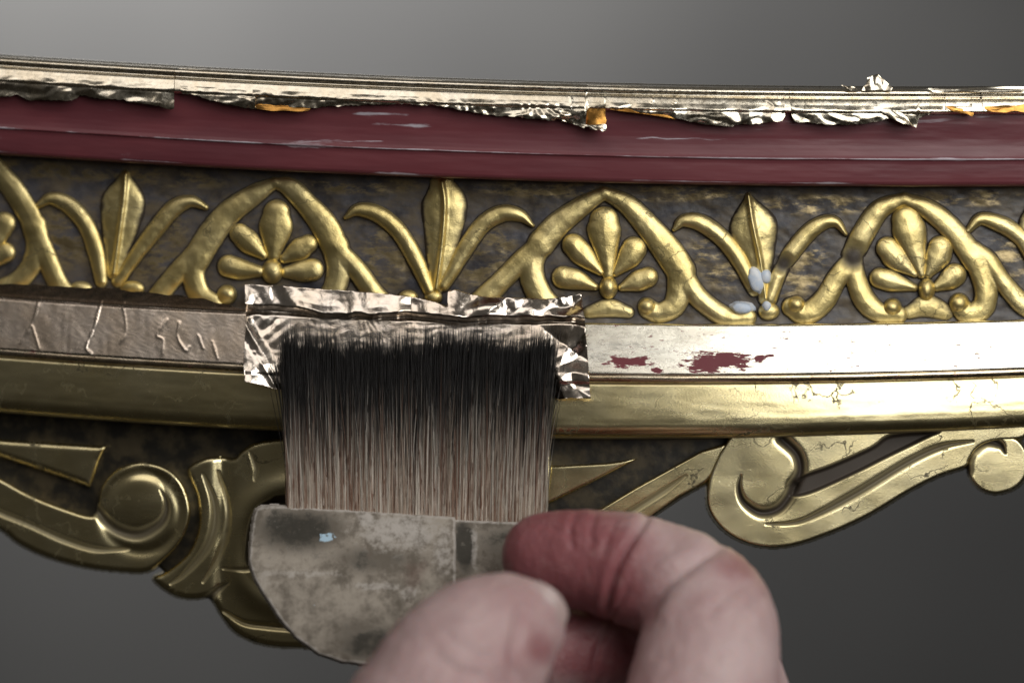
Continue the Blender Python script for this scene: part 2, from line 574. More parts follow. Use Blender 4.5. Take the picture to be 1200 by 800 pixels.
# frieze ground, toned dark
xs = np.arange(-130, 1331, 2.0)
Xg, Tg = np.meshgrid(xs, np.linspace(0, 1, 90))
ya, yb = rowB(Xg) - 7, rowC(Xg) + 3
Yg = ya + (yb - ya) * Tg
hg = 0.8 * fbm(Xg / 22, Yg / 14, 21, 4) - 1.0 + 4.5 * np.exp(-((Tg) / 0.10) ** 2) + 4.0 * np.exp(-((1 - Tg) / 0.05) ** 2)
rub = np.zeros_like(Xg) + 0.18
for cx, cy, rx, ry, ang in [(78, 275, 30, 30, 0.3), (185, 290, 38, 20, -0.9), (455, 300, 26, 32, 0.5), (572, 300, 36, 18, -0.9), (838, 305, 34, 20, 0.9),
                            (938, 315, 32, 24, -0.8), (1180, 305, 24, 26, 0.6), (955, 240, 60, 10, 0), (640, 222, 70, 8, 0), (800, 226, 60, 9, 0),
                            (60, 200, 60, 8, 0.1), (190, 208, 60, 8, 0.1), (1140, 232, 60, 8, 0), (420, 218, 60, 8, 0)]:
    dx, dy = Xg - cx, Yg - cy
    a_ = dx * math.cos(ang) + dy * math.sin(ang); b_ = -dx * math.sin(ang) + dy * math.cos(ang)
    rub = np.maximum(rub, np.clip(1.7 - np.hypot(a_ / rx, b_ / ry), 0, 1))
link('frieze_ground', grid_mesh('frieze_ground', at(Xg, Yg, hg), None, dict(rub=rub)), M['ground'], rail)

# burnished band, its lip, and the lower moulding
band = [(-2, -6), (-1.6, 12), (-0.6, 16), (0.6, 17.5), (10, 20.5), (29, 26.5), (48, 32.5), (56, 35), (57.6, 35.2), (58.6, 34)]
hB = lambda u: (rowD(u) - rowC(u)) / 58.0


def band_attr(u, v, y):
    wv = 0
    for cx, cy, rx, ry in [(838, 423, 56, 15), (832, 426, 34, 15), (738, 424, 32, 9), (770, 434, 8, 7), (890, 420, 9, 5), (903, 416, 6, 3), (850, 418, 30, 8)]:
        wv = np.maximum(wv, np.clip(1.15 - np.hypot((u - cx) / rx, (y - cy) / ry), 0, 1))
    return dict(worn=wv, warm=0.08 + 0.10 * vnoise(u / 60, v / 30, 3))


moulding('burnished_band', rowC, band, M['band'], band_attr, scale=hB, wob=0.22, seed=6, dv=1.2)
lip = [(0.4, 30), (0.9, 33.6), (2, 34.6), (4.5, 34.8), (7.5, 33.8), (9.3, 31.5), (9.9, 27)]
moulding('band_lip', rowD, lip, M['band'], lambda u, v, y: dict(worn=u * 0, warm=np.clip(0.8 + 0.4 * vnoise(u / 50, v / 4, 3), 0, 1)), wob=0.4, seed=9)
hE = lambda u: (rowE(u) - rowD(u)) / 75.5
ovolo = [(9.4, 20), (10, 28), (11.5, 30), (14, 30.5), (22, 31.4), (32, 32.4), (42, 33.1), (52, 33.5), (60, 33.3), (65, 32.2), (69, 30), (72, 26.5), (74, 21), (75, 14), (75.2, 6), (75.2, -16)]
moulding('lower_moulding', rowD, ovolo, M['gold_flat'], lambda u, v, y: dict(relief=u * 0 + 20, patina=np.clip(0.9 - (75 - v) / 3.0, 0, 0.8) + 0.35 * np.clip(1 - (v - 10) / 3, 0, 1)),
         scale=hE, wob=0.22, seed=12)

# ---- frieze motifs
HH = 12.0


def wear(X, Y, seed):
    return 0.5 * fbm(X / 15, Y / 15, seed, 2) + 0.07 * fbm(X / 4.5, Y / 4.5, seed + 3, 2)


def arch(strokes, curls, seed, gap=None):
    allp = np.vstack([np.array(s[0], float) for s in strokes] + [np.array([c[:2]]) for c in curls])
    box = (allp[:, 0].min() - 18, allp[:, 1].min() - 18, allp[:, 0].max() + 18, allp[:, 1].max() + 18)

    def fn(X, Y):
        h = np.full(X.shape, -9.0)
        for pts, ws in strokes:
            h = smax(h, stroke(X, Y, pts, [q * 1.36 for q in ws], HH - 2.5, 0.36), 3.0)
        for cx, cy, r in curls:
            d = np.hypot(X - cx, Y - cy)
            h = smax(h, np.where(d < r, (HH + 2) * np.sqrt(np.maximum(0, 1 - (d / r) ** 2)), -(d - r) * 2.2), 1.5)
        pat = np.zeros(X.shape)
        if gap:
            for gx, gy, gr in gap:
                g = np.exp(-(np.hypot(X - gx, Y - gy) / gr) ** 4)
                h = h - 5 * g * (h > 0); pat = np.maximum(pat, g)
        return h + wear(X, Y, seed) * np.clip((h - 1) / 3, 0, 1), dict(patina=pat)
    return relief('heart_arch', box, fn, M['gold'], rail)


# heart arches, each cut a little differently by hand
arch([([(-40, 165), (-18, 180), (0, 203), (17, 224), (33, 250), (40, 266)], [7, 8, 9, 10, 10, 10]),
      ([(40, 264), (44, 287), (36, 312), (20, 330), (0, 338)], [11, 10, 9, 9, 8]),
      ([(39, 264), (53, 297), (67, 330), (80, 348)], [8, 9, 9, 9])], [], 31)
arch([([(322, 214), (300, 227), (268, 250), (245, 279), (231, 303)], [5, 9, 11, 12, 12]),
      ([(231, 300), (227, 323), (234, 345), (250, 356)], [11, 10, 10, 9]),
      ([(240, 285), (215, 312), (198, 331), (182, 352)], [8, 9, 9, 9]),
      ([(322, 214), (340, 220), (360, 240), (380, 264), (393, 290)], [5, 9, 10, 12, 12]),
      ([(393, 288), (397, 313), (392, 337), (380, 355)], [12, 11, 10, 9]),
      ([(388, 285), (416, 314), (437, 342), (452, 358)], [8, 9, 9, 9])], [(266, 345, 12)], 37)
arch([([(708, 226), (680, 243), (653, 264), (634, 286)], [6, 9, 11, 12]),
      ([(634, 284), (625, 305), (624, 325), (633, 346), (648, 362)], [11, 10, 11, 11, 10]),
      ([(640, 280), (613, 304), (593, 324), (571, 346), (552, 362)], [8, 9, 9, 10, 9]),
      ([(708, 226), (735, 240), (760, 266), (784, 296), (798, 318)], [6, 9, 11, 13, 13]),
      ([(797, 315), (796, 340), (789, 359), (772, 367), (760, 362)], [12, 11, 10, 9, 9]),
      ([(797, 313), (814, 343), (833, 361), (855, 373), (876, 372)], [9, 9, 9, 9, 8])], [(758, 359, 11)], 43)
arch([([(1060, 233), (1032, 245), (1014, 270), (999, 299)], [6, 9, 10, 10]),
      ([(1000, 300), (1002, 322), (1013, 351), (1031, 367), (1053, 369)], [9, 9, 10, 9, 8]),
      ([(1000, 300), (981, 326), (965, 353), (944, 368), (928, 360)], [8, 9, 10, 10, 9]),
      ([(1060, 233), (1090, 247), (1119, 273), (1143, 306)], [6, 9, 10, 11]),
      ([(1143, 303), (1155, 337), (1152, 360), (1135, 368), (1125, 359)], [10, 10, 10, 10, 9]),
      ([(1144, 290), (1158, 305), (1175, 330), (1196, 354), (1215, 368)], [5, 8, 8, 9, 9])], [(1046, 360, 11), (933, 357, 11), (1124, 355, 12)], 47,
     gap=[(1000, 301, 16)])


def petal(p, pts, ws, seed, H=12.0, crease=0):
    q = np.array(pts, float)
    m = max(ws) + 8
    box = (q[:, 0].min() - m, q[:, 1].min() - m, q[:, 0].max() + m, q[:, 1].max() + m)

    def fn(X, Y):
        h = stroke(X, Y, pts, [q * 1.26 for q in ws], H - 2.0, 0.40)
        if crease:
            d, t = seg_dist(X, Y, spline(pts))
            h = h - crease * np.exp(-(d / 2.5) ** 2) * (t > 0.35)
        return h + wear(X, Y, seed) * np.clip((h - 1) / 3, 0, 1), dict(patina=0 * X)
    return relief('petal', box, fn, M['gold'], p)


def bud(p, cx, cy, rx, ry, seed, name='bud', H=15.0):
    def fn(X, Y):
        q = np.hypot((X - cx) / rx, (Y - cy) / ry)
        h = np.where(q < 1, H * np.sqrt(np.maximum(0, 1 - q * q)), -(q - 1) * rx * 2.2)
        return h + wear(X, Y, seed) * np.clip((h - 1) / 3, 0, 1), dict(patina=0 * X)
    return relief(name, (cx - rx - 6, cy - ry - 6, cx + rx + 6, cy + ry + 6), fn, M['gold'], p)


def sub(name, px, py):
    o = bpy.data.objects.new(name, None)
    o.empty_display_size = 0.005
    o.location = Vector(at(px, py, 0)) - rail.location
    o.parent = rail
    sc.collection.objects.link(o)
    return o


p = sub('palmette', -10, 310)
petal(p, [(5, 262), (-8, 285), (-16, 300)], [11, 9, 4], 51)
petal(p, [(6, 296), (-8, 304), (-20, 308)], [10, 8, 4], 52)
p = sub('palmette', 320, 317)
petal(p, [(324, 250), (323, 268), (320, 299)], [13, 16, 7], 53, 13)
petal(p, [(281, 274), (293, 285), (308, 299)], [10, 11, 5], 54)
petal(p, [(361, 286), (350, 293), (333, 303)], [9, 11, 5], 55)
petal(p, [(268, 312), (283, 316), (303, 318)], [11, 10, 6], 56)
petal(p, [(366, 316), (352, 318), (336, 319)], [11, 10, 6], 57)
bud(p, 319, 318, 13, 15, 58)
p = sub('palmette', 713, 337)
petal(p, [(708, 259), (708, 272), (711, 300), (713, 322)], [14, 16, 10, 6], 61, 13)
petal(p, [(672, 287), (684, 300), (704, 319)], [11, 11, 4], 62)
petal(p, [(743, 292), (736, 303), (721, 320)], [12, 11, 4], 63)
petal(p, [(660, 325), (676, 328), (697, 336)], [11, 10, 4], 64)
petal(p, [(759, 325), (746, 330), (729, 337)], [10, 10, 4], 65)
bud(p, 713, 337, 11, 14, 66)
petal(p, [(690, 366), (713, 361), (736, 366)], [6, 9, 6], 67, 8)
p = sub('palmette', 1086, 338)
petal(p, [(1062, 258), (1066, 272), (1074, 300), (1080, 321)], [14, 16, 10, 5], 71, 13)
petal(p, [(1040, 291), (1051, 303), (1072, 321)], [11, 12, 4], 72)
petal(p, [(1102, 291), (1098, 303), (1088, 321)], [12, 12, 5], 73)
petal(p, [(1031, 326), (1046, 330), (1071, 337)], [10, 10, 4], 74)
petal(p, [(1119, 322), (1110, 329), (1098, 336)], [11, 10, 5], 75)
bud(p, 1086, 339, 10, 14, 76)
petal(p, [(1066, 366), (1086, 359), (1108, 366)], [7, 11, 8], 77, 8)


def spray(px, py, leaf, lws, left, right, buds, seed, gap=None, ridge=4.0):
    p = sub('leaf_spray', px, py)
    q = np.array(leaf, float); m = max(lws) + 8
    box = (q[:, 0].min() - m, q[:, 1].min() - m, q[:, 0].max() + m, q[:, 1].max() + m)

    def fl(X, Y):
        h = stroke(X, Y, leaf, [q * 1.1 for q in lws], 9.5, 0.42)
        d, t = seg_dist(X, Y, spline(leaf))
        h = h + ridge * np.exp(-(d / 3.0) ** 2) * (h > 0)
        return h + wear(X, Y, seed) * np.clip((h - 1) / 3, 0, 1), dict(patina=0 * X, relief=h - 1.5 + 3 * np.exp(-(d / 7) ** 2))
    if leaf: relief('leaf', box, fl, M['gold'], p)
    for k, (pts, ws) in enumerate((left, right)):
        if not pts: continue
        q = np.array(pts, float); m = max(ws) + 8
        box = (q[:, 0].min() - m, q[:, 1].min() - m, q[:, 0].max() + m, q[:, 1].max() + m)

        def ft(X, Y):
            h = stroke(X, Y, pts, [q * 1.3 for q in ws], 10.0, 0.38)
            pat = 0 * X
            for gx, gy, gr in (gap or []):
                g = np.exp(-(np.hypot(X - gx, Y - gy) / gr) ** 4)
                h = h - 6 * g * (h > 0); pat = np.maximum(pat, g)
            return h + wear(X, Y, seed + k + 1) * np.clip((h - 1) / 3, 0, 1), dict(patina=pat)
        relief('tendril', box, ft, M['gold'], p)
    for k, b in enumerate(buds):
        bud(p, *b, seed + 5 + k, 'bud', 9)


spray(140, 320, [(147, 204), (145, 233), (140, 270), (133, 320)], [5, 23, 19, 8],
      ([(119, 330), (113, 297), (101, 264), (81, 241), (60, 233), (45, 241)], [6, 8, 8, 8, 6, 3]),
      ([(138, 330), (160, 298), (183, 268), (203, 245), (223, 236), (241, 243)], [6, 7, 8, 8, 6, 3]), [(95, 338, 14, 9), (155, 338, 15, 10)], 81)
spray(513, 330, [(518, 214), (521, 240), (518, 285), (511, 338)], [14, 24, 18, 8],
      ([(503, 340), (487, 304), (467, 271), (443, 251), (420, 246), (405, 255)], [6, 8, 8, 8, 6, 2]),
      ([(520, 334), (546, 290), (567, 262), (590, 250), (610, 253), (624, 264)], [6, 8, 8, 8, 6, 2]), [(508, 348, 11, 9), (478, 348, 12, 9)], 91)
spray(897, 340, [(877, 229), (882, 262), (889, 295), (894, 325), (897, 350)], [3, 25, 18, 9, 8],
      ([(884, 340), (866, 304), (845, 278), (820, 261), (801, 259), (790, 269)], [6, 8, 8, 8, 6, 2]),
      ([(902, 350), (914, 318), (925, 300), (947, 273), (965, 261), (980, 261), (991, 274)], [7, 7, 8, 8, 7, 5, 2]), [(901, 365, 13, 11)], 101, gap=[(918, 309, 12)])
spray(1240, 340, [(1213, 232), (1217, 265), (1226, 325)], [3, 22, 9],
      ([(1225, 340), (1205, 290), (1190, 273), (1171, 262), (1149, 257), (1134, 271)], [6, 8, 8, 8, 6, 3]), ([], []), [], 111)


def filler(cx, cy, rx, ry, seed, H, tilt=0.0):
    def fn(X, Y):
        dx, dy = X - cx, Y - cy
        a_ = dx * math.cos(tilt) + dy * math.sin(tilt); b_ = -dx * math.sin(tilt) + dy * math.cos(tilt)
        q = np.hypot(a_ / rx, b_ / ry) + 0.16 * fbm(X / 10, Y / 10, seed, 2)
        return np.where(q < 1, H + 3.5 * np.sqrt(np.maximum(0, 1 - q * q)), H - (q - 1) * 30)
    return relief('filler_patch', (cx - rx - 6, cy - ry - 6, cx + rx + 6, cy + ry + 6), fn, M['filler'], rail, 0.8)


filler(886, 328, 8, 14, 5, 10, -0.3)
filler(897, 324, 6, 8, 6, 10)
filler(870, 361, 11, 6, 7, 11, 0.1)
filler(899, 358, 5, 6, 8, 8)


# ---- carved lower edge
def plate(poly, top, r=4.0, smooth_n=5, slope=26.0):
    pl = spline(poly, smooth_n, True) if smooth_n else np.array(poly, float)

    def fn(X, Y):
        sd = poly_sd(X, Y, pl)
        e = np.clip(sd + r, 0, r)
        h = top - (r - np.sqrt(np.maximum(0, r * r - e * e)))
        return np.where(sd > 0, top - r - sd * slope, h), sd
    return fn, pl


def carve(name, poly, top, grooves=(), channels=(), mat='gold_flat', r=2.6, smooth_n=5, depth=46, seed=1, dish=None, parent=None):
    fn, pl = plate(poly, top, r, smooth_n)
    m = 8
    box = (pl[:, 0].min() - m, pl[:, 1].min() - m, pl[:, 0].max() + m, pl[:, 1].max() + m)

    def f(X, Y):
        h, sd = fn(X, Y)
        pat = np.zeros(X.shape)
        for pts, ws, g, dark in grooves:
            d, t = seg_dist(X, Y, spline(pts))
            wv = np.interp(t, np.linspace(0, 1, len(ws)), ws)
            k = np.exp(-(d / np.maximum(wv, 0.2)) ** 2 * (1.0)) * np.clip(wv / max(ws) * 2, 0, 1)
            h = h - g * k * (sd < 1)
            pat = np.maximum(pat, dark * np.clip(np.exp(-(d / np.maximum(wv * 1.35, 0.2)) ** 4), 0, 1))
        for cp, cr, g, dark in channels:
            cs = poly_sd(X, Y, spline(cp, 5, True))
            k = np.clip(-cs / cr, 0, 1); k = k * k * (3 - 2 * k)
            h = h - g * k * (sd < 1)
            pat = np.maximum(pat, dark * np.clip(-cs / 2.5 + 0.3, 0, 1))
        if dish is not None:
            h = h + dish(X, Y) * (sd < 0)
        h = h + 0.35 * fbm(X / 45, Y / 45, seed, 2) * (sd < 1)
        return h, dict(patina=pat, relief=0 * X + 20)
    return relief(name, box, f, M[mat], parent or rail, 1.0, 0.0, -depth)


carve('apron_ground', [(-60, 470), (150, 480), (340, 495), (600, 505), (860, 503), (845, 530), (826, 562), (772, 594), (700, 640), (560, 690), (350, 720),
                       (262, 700), (212, 684), (160, 640), (80, 600), (0, 575), (-60, 560)], -13, mat='apron_shade_tone', smooth_n=0, depth=40, seed=2)
carve('scroll_wedge', [(-60, 511), (0, 514), (60, 518), (126, 522), (117, 540), (106, 571), (70, 558), (0, 535), (-60, 515)], 1, smooth_n=0, seed=3, r=9)
carve('volute', [(-60, 536), (-20, 552), (0, 560), (37, 580), (75, 595), (108, 604), (115, 590), (119, 572), (133, 553), (153, 543), (175, 542), (198, 550),
                 (214, 567), (222, 590), (222, 608), (213, 632), (193, 655), (172, 669), (143, 669), (101, 664), (56, 652), (22, 636), (0, 619), (-60, 585)], 8,
      grooves=[([(188, 574), (195, 587), (194, 603), (184, 616), (162, 626), (139, 621), (123, 608), (113, 596)], [0.6, 2.5, 4, 5, 5.5, 5.5, 5, 4], 7, 0.9),
               ([(-40, 582), (0, 600), (37, 615), (75, 632), (112, 643), (152, 643)], [3, 3, 3, 3.2, 3, 0.8], 3.5, 0.7)],
      seed=4, smooth_n=4, r=6, dish=lambda X, Y: 4.5 * np.clip(1 - (np.hypot(X - 155, Y - 586) / 40) ** 2, 0, 1) - 3.0 * np.exp(-((np.hypot(X - 166, Y - 600) - 46) / 7) ** 2))
carve('shell_lobe', [(220, 551), (236, 538), (258, 534), (274, 536), (284, 527), (303, 517), (345, 512), (440, 514), (560, 516), (640, 520), (640, 600), (600, 690), (500, 740), (420, 760),
                     (352, 758), (326, 757), (300, 752), (276, 740), (261, 722), (251, 705), (244, 699), (225, 701), (203, 696), (180, 678), (196, 669),
                     (221, 647), (233, 616), (231, 582)], 4, smooth_n=4, r=7, seed=5,
      grooves=[([(238, 556), (250, 586), (251, 615), (241, 643), (216, 672), (200, 684)], [1, 3, 4, 4, 3, 1], 4, 0.7),
               ([(256, 552), (266, 588), (266, 620), (256, 652), (238, 682)], [1, 2, 3, 3, 1], 3, 0.5),
               ([(246, 700), (256, 690), (268, 682)], [4, 3, 1], 4, 0.8),
               ([(262, 716), (285, 729), (310, 733), (350, 736), (400, 736)], [1.5, 3, 3.5, 3.5, 3], 4, 0.5),
               ([(262, 666), (288, 667), (310, 660)], [1, 2, 2], 2, 0.6),
               ([(293, 530), (300, 548), (298, 562)], [1, 3, 1], 2, 0.6)],
      channels=[([(345, 578), (315, 584), (296, 599), (287, 635), (292, 668), (340, 690), (500, 690), (500, 580)], 9, 16, 0.9)],
      dish=lambda X, Y: 5 * np.exp(-((np.hypot(X - 345, Y - 640) - 72) / 14) ** 2) - 6 * np.exp(-((X - 262) / 10) ** 2))
carve('scroll_wedge', [(560, 547), (660, 545), (712, 542), (747, 537), (712, 556), (660, 582), (600, 610), (560, 615)], 0, smooth_n=0, seed=6, r=4)
carve('scroll_arm', [(700, 598), (745, 571), (790, 546), (822, 528), (852, 519), (846, 545), (827, 566), (798, 582), (771, 600), (735, 626), (690, 650), (640, 650)], 5, smooth_n=0, seed=7, r=4,
      grooves=[([(730, 606), (752, 592), (780, 574), (804, 557)], [3, 3, 3, 0.8], 3.0, 0.65)])
carve('volute', [(862, 508), (905, 500), (1000, 500), (1100, 497), (1195, 492), (1200, 512), (1165, 516), (1146, 524), (1136, 538), (1131, 547), (1101, 557), (1065, 575), (1020, 602), (975, 623),
                 (930, 638), (894, 640), (862, 630), (840, 612), (829, 590), (831, 562), (840, 538), (848, 524)], 9,
      grooves=[([(868, 557), (866, 572), (872, 588), (890, 600), (910, 597), (923, 584), (930, 568)], [0.8, 2.2, 3.4, 4.4, 4.8, 4.8, 4.6], 8, 1.0),
               ([(929, 570), (938, 552), (934, 532), (916, 514)], [5, 4.6, 4.8, 5], 9, 1.0),
               ([(898, 614), (925, 613), (950, 606), (1002, 579), (1065, 541), (1105, 523), (1140, 517)], [0.8, 2, 3.2, 3.4, 3.2, 3, 1], 4, 0.85)],
      channels=[([(926, 582), (929, 568), (940, 556), (975, 543), (1020, 523), (1045, 508), (1102, 505), (1085, 515), (1040, 537), (1000, 557), (950, 579)], 5, 9, 1.0)],
      seed=8, smooth_n=4)
carve('volute', [(1150, 517), (1170, 512), (1192, 515), (1205, 535), (1203, 555), (1190, 571), (1166, 578), (1147, 571), (1136, 556), (1135, 540), (1140, 526)], 7,
      grooves=[([(1132, 552), (1132, 540), (1138, 526), (1155, 517), (1172, 521), (1178, 531)], [5, 5.5, 6, 5, 4, 1], 8, 1.0)], seed=9)

# ------------------------------------------------------------------ loose gold leaf along the top bead
def leaf_strip(u0, u1, edge, seed, label, left_slant=0.0, right_slant=0.0, group='torn leaf strips on the top bead', mat='leaf', amp=1.0, top=-0.8):
    e = np.array(edge, float)
    us = np.arange(u0, u1 + 0.01, 1.5)
    ts = np.linspace(0, 1, 46)
    Ug, T = np.meshgrid(us, ts)
    eb = np.interp(Ug, e[:, 0], e[:, 1]) + 0.9 * vnoise(Ug / 3.0, Ug * 0, seed) + 0.8 * vnoise(Ug / 9.0, Ug * 0, seed + 2)
    va = top
    vb_ = eb - rowA(Ug)
    v = va + (vb_ - va) * T
    s = (Ug - u0) / (u1 - u0)
    Up = Ug + (left_slant * np.exp(-s * 12) + right_slant * np.exp(-(1 - s) * 12)) * T
    y = rowA(Up) + v
    d = bead_prof(v) + 1.3
    hang = np.clip((v - 19) / 10.0, 0, 1)
    free = 60.0 - 0.14 * (v - 20) + 1.5 * vnoise(Ug / 40, v / 40, seed + 4)
    d = np.where(v > 19, np.maximum(d, free * hang + d * (1 - hang)), d)
    d = np.maximum(d, 50)
    laid = 0.14 * crumple(Up, y * 1.5, seed + 7, 40, 4) + 0.05 * vnoise(Up / 3.0, y / 4, seed)
    rid = np.exp(-((vnoise(Up / 26.0 + 0.3 * vnoise(y / 9, Up / 40, seed), Up * 0, seed + 20)) / 0.05) ** 2)
    d = d + laid + amp * 0.9 * rid * np.clip((v - 8) / 6, 0, 1) * (vnoise(Up / 33, y * 0, seed + 5) > 0.05)
    d = d + hang * amp * (3.0 * crumple(Up, y * 1.8, seed, 50, 4) + 1.5 * crumple(Up, y * 1.3, seed + 1, 18, 4) + 1.5)
    o = link('gold_leaf', grid_mesh('gold_leaf', at(Up, y, d)), M[mat])
    return tag(o, label, 'gold leaf', group)


leaf_strip(-60, 204, [(-60, 112), (0, 113), (20, 112), (30, 117), (60, 117), (85, 119), (95, 111), (120, 116), (150, 118), (175, 123), (200, 128), (204, 127)], 201,
           'long leaf strip at the far left end of the top bead, ragged lower edge', amp=1.5)
leaf_strip(209, 300, [(209, 108), (230, 112), (250, 118), (280, 125), (300, 128)], 211, 'short leaf strip just right of the notch showing maroon, left of the amber sliver', left_slant=3, amp=1.5)
leaf_strip(296, 710, [(296, 127), (330, 127), (366, 126), (400, 124), (440, 123), (480, 122), (510, 124), (540, 129), (570, 134), (600, 137), (630, 140), (650, 142), (653, 138), (665, 143),
                      (680, 149), (686, 150), (688, 127), (712, 124)], 221, 'longest bright leaf strip in the middle of the top bead, ending at amber fold', amp=1.3)
leaf_strip(708, 918, [(708, 125), (740, 130), (780, 136), (800, 141), (830, 146), (850, 148), (890, 145), (915, 141), (918, 136)], 231,
           'leaf strip with dark curled hem between amber fold and narrow maroon notch', right_slant=2)
leaf_strip(925, 1106, [(925, 136), (930, 143), (960, 145), (990, 147), (1010, 146), (1030, 142), (1040, 138), (1055, 142), (1070, 148), (1074, 149), (1077, 138), (1085, 134), (1106, 129)], 241,
           'leaf strip with a pointed hanging tip below the small upright scrap', left_slant=3)
leaf_strip(1108, 1139, [(1108, 129), (1125, 131), (1139, 134)], 251, 'small square leaf piece left of the slanted maroon gap', right_slant=3, amp=0.5)
leaf_strip(1149, 1290, [(1149, 131), (1160, 130), (1175, 131), (1200, 128), (1290, 127)], 261, 'leaf piece at the far right end of the top bead, amber edge', left_slant=4, amp=0.5)


def leaf_flap(poly4, seed, label, d0, d1, mat='amber', amp=2.0, n=26, group=None):
    """a small folded-over flap: bilinear patch between four drawing points, curling proud"""
    a, b, c, d = [np.array(q, float) for q in poly4]     # top-left, top-right, bottom-right, bottom-left
    s, t = np.meshgrid(np.linspace(0, 1, n), np.linspace(0, 1, n))
    P = (a[None, None] * ((1 - s) * (1 - t))[..., None] + b * (s * (1 - t))[..., None] + c * (s * t)[..., None] + d * ((1 - s) * t)[..., None])
    P = P + np.stack([vnoise(s * 4, t * 4, seed), vnoise(s * 4, t * 4, seed + 1)], -1) * 1.2
    dep = d0 + (d1 - d0) * t + 3.0 * np.sin(s * math.pi) * t + amp * crumple(P[..., 0], P[..., 1], seed, 22, 4)
    o = link('gold_leaf_flap', grid_mesh('gold_leaf_flap', at(P[..., 0], P[..., 1], dep)), M[mat])
    return tag(o, label, 'gold leaf', group)


G2 = 'folded flaps of torn leaf'
leaf_flap([(686, 124), (711, 124), (709, 147), (686, 147)], 301, 'amber reverse of a leaf corner folded back over the maroon band', 58, 57, group=G2, amp=1.2)
leaf_flap([(680, 146), (710, 145), (710, 154), (692, 151)], 302, 'silvery pointed leaf tip under the amber fold', 60, 62, 'leaf', group=G2)
leaf_flap([(296, 121), (366, 123), (362, 131), (304, 129)], 303, 'thin amber sliver hanging under the bead, right of the notch', 57, 59, group=G2, amp=0.8)
leaf_flap([(712, 123), (800, 134), (792, 140), (716, 128)], 304, 'thin dark amber hem just right of the amber fold', 58, 60, group=G2, amp=0.6)
leaf_flap([(1108, 124), (1140, 128), (1140, 136), (1112, 130)], 305, 'narrow amber hem left of the slanted maroon gap', 60, 61, group=G2, amp=0.7)
leaf_flap([(1153, 124), (1201, 123), (1201, 131), (1156, 131)], 306, 'amber hem of the leaf piece at the far right', 60.5, 61, group=G2, amp=0.7)
leaf_flap([(1086, 103), (1201, 102.5), (1201, 108.5), (1098, 109)], 307, 'lifted flat leaf lying along the top right edge', 57, 59, 'leaf', group=G2, amp=0.4)
leaf_flap([(1028, 126), (1058, 133), (1074, 149), (1044, 140)], 308, 'pale blue-grey pointed leaf corner hanging on the maroon, right side', 62, 63, 'leaf', group=G2, amp=1.5)
leaf_flap([(1016, 91), (1029, 87), (1048, 106), (1011, 106)], 309, 'small crumpled leaf scrap standing up above the right end of the bead', 56, 58, 'leaf', group=G2, amp=5)
leaf_flap([(986, 101), (1000, 101), (1008, 106), (992, 106)], 310, 'tiny dark leaf scrap on the top edge left of the standing scrap', 56, 57, 'leaf', group=G2, amp=2)


# ------------------------------------------------------------------ leaf on the burnished band
def band_d(u, y):
    """how proud the band, lip and moulding stand at this height of the drawing"""
    t = (y - rowC(u)) / (rowD(u) - rowC(u))
    return np.interp(t, [-0.5, -0.06, 0.0, 0.02, 0.98, 1.0, 1.14, 1.2, 2.3], [12, 13, 16.5, 17.5, 35, 35.2, 34.8, 33, 33])


us = np.arange(-60, 296, 1.0); ts = np.linspace(0, 1, 96)
Ug, T = np.meshgrid(us, ts)
topy = np.interp(Ug, [-60, 0, 60, 120, 180, 240, 262, 296], [331, 333, 335, 338, 343, 350, 356, 364]) + 1.2 * vnoise(Ug / 14, Ug * 0, 3)
boty = rowD(Ug) - 1.0 + 0.6 * vnoise(Ug / 9, Ug * 0, 6)
Yg = topy + (boty - topy) * T
over = np.clip((rowC(Ug) - Yg) / 6.0, 0, 1)
dd = band_d(Ug, Yg) + 1.6
dd = dd * (1 - over) + over * (18 + 1.0 * (rowC(Ug) - Yg) + 2.6 * crumple(Ug, Yg * 2.0, 401, 46, 5) + 1.4 * crumple(Ug, Yg * 2, 404, 17, 4))
flat = 1 - over
for pts, wd, hh in [([(46, 352), (39, 376), (24, 402)], 1.6, 2.4), ([(38, 382), (46, 408)], 1.3, 1.6), ([(119, 352), (110, 384), (101, 406), (106, 414)], 1.4, 2.6),
                    ([(143, 352), (148, 386), (141, 402)], 1.2, 1.6), ([(196, 374), (184, 392), (191, 398), (190, 414)], 1.3, 1.6),
                    ([(210, 378), (208, 394), (217, 410), (222, 406)], 1.3, 1.7), ([(232, 392), (238, 408)], 1.2, 1.2), ([(249, 400), (255, 420)], 1.3, 1.4)]:
    dq, tq = seg_dist(Ug, Yg, spline(pts))
    dd = dd + flat * 0.5 * hh * np.exp(-(np.abs(dq + 0.8 * vnoise(Ug / 6, Yg / 6, 12)) / (0.85 * wd)) ** 1.3) * (0.9 + 0.15 * vnoise(Ug / 9, Yg / 9, 9))
dd = dd + flat * (0.35 * crumple(Ug * 1.5, Yg * 0.7, 410, 26, 6) + 0.06 * crumple(Ug, Yg, 415, 8, 4))
o = link('gold_leaf', grid_mesh('gold_leaf', at(Ug, Yg, dd)), M['leaf_satin'])
tag(o, 'creased leaf sheet laid on the flat band at the far left, upper hem curled', 'gold leaf', 'leaf laid on the band')

# the fresh crumpled sheet under the brush
xs = np.arange(284, 695, 1.25); ys = np.arange(328, 472, 1.25)
X, Y = np.meshgrid(xs, ys)
outline = np.array([(287, 333), (330, 335), (380, 339), (430, 342), (480, 347), (512, 354), (524, 360), (525, 341), (534, 339), (556, 346), (600, 349), (640, 350), (665, 348), (681, 344),
                    (685, 372), (689, 420), (692, 467), (668, 466), (656, 468), (640, 462), (600, 456), (500, 456), (400, 456), (345, 459), (333, 458), (287, 447), (285, 420), (288, 380)], float)
sd = poly_sd(X, Y, outline)
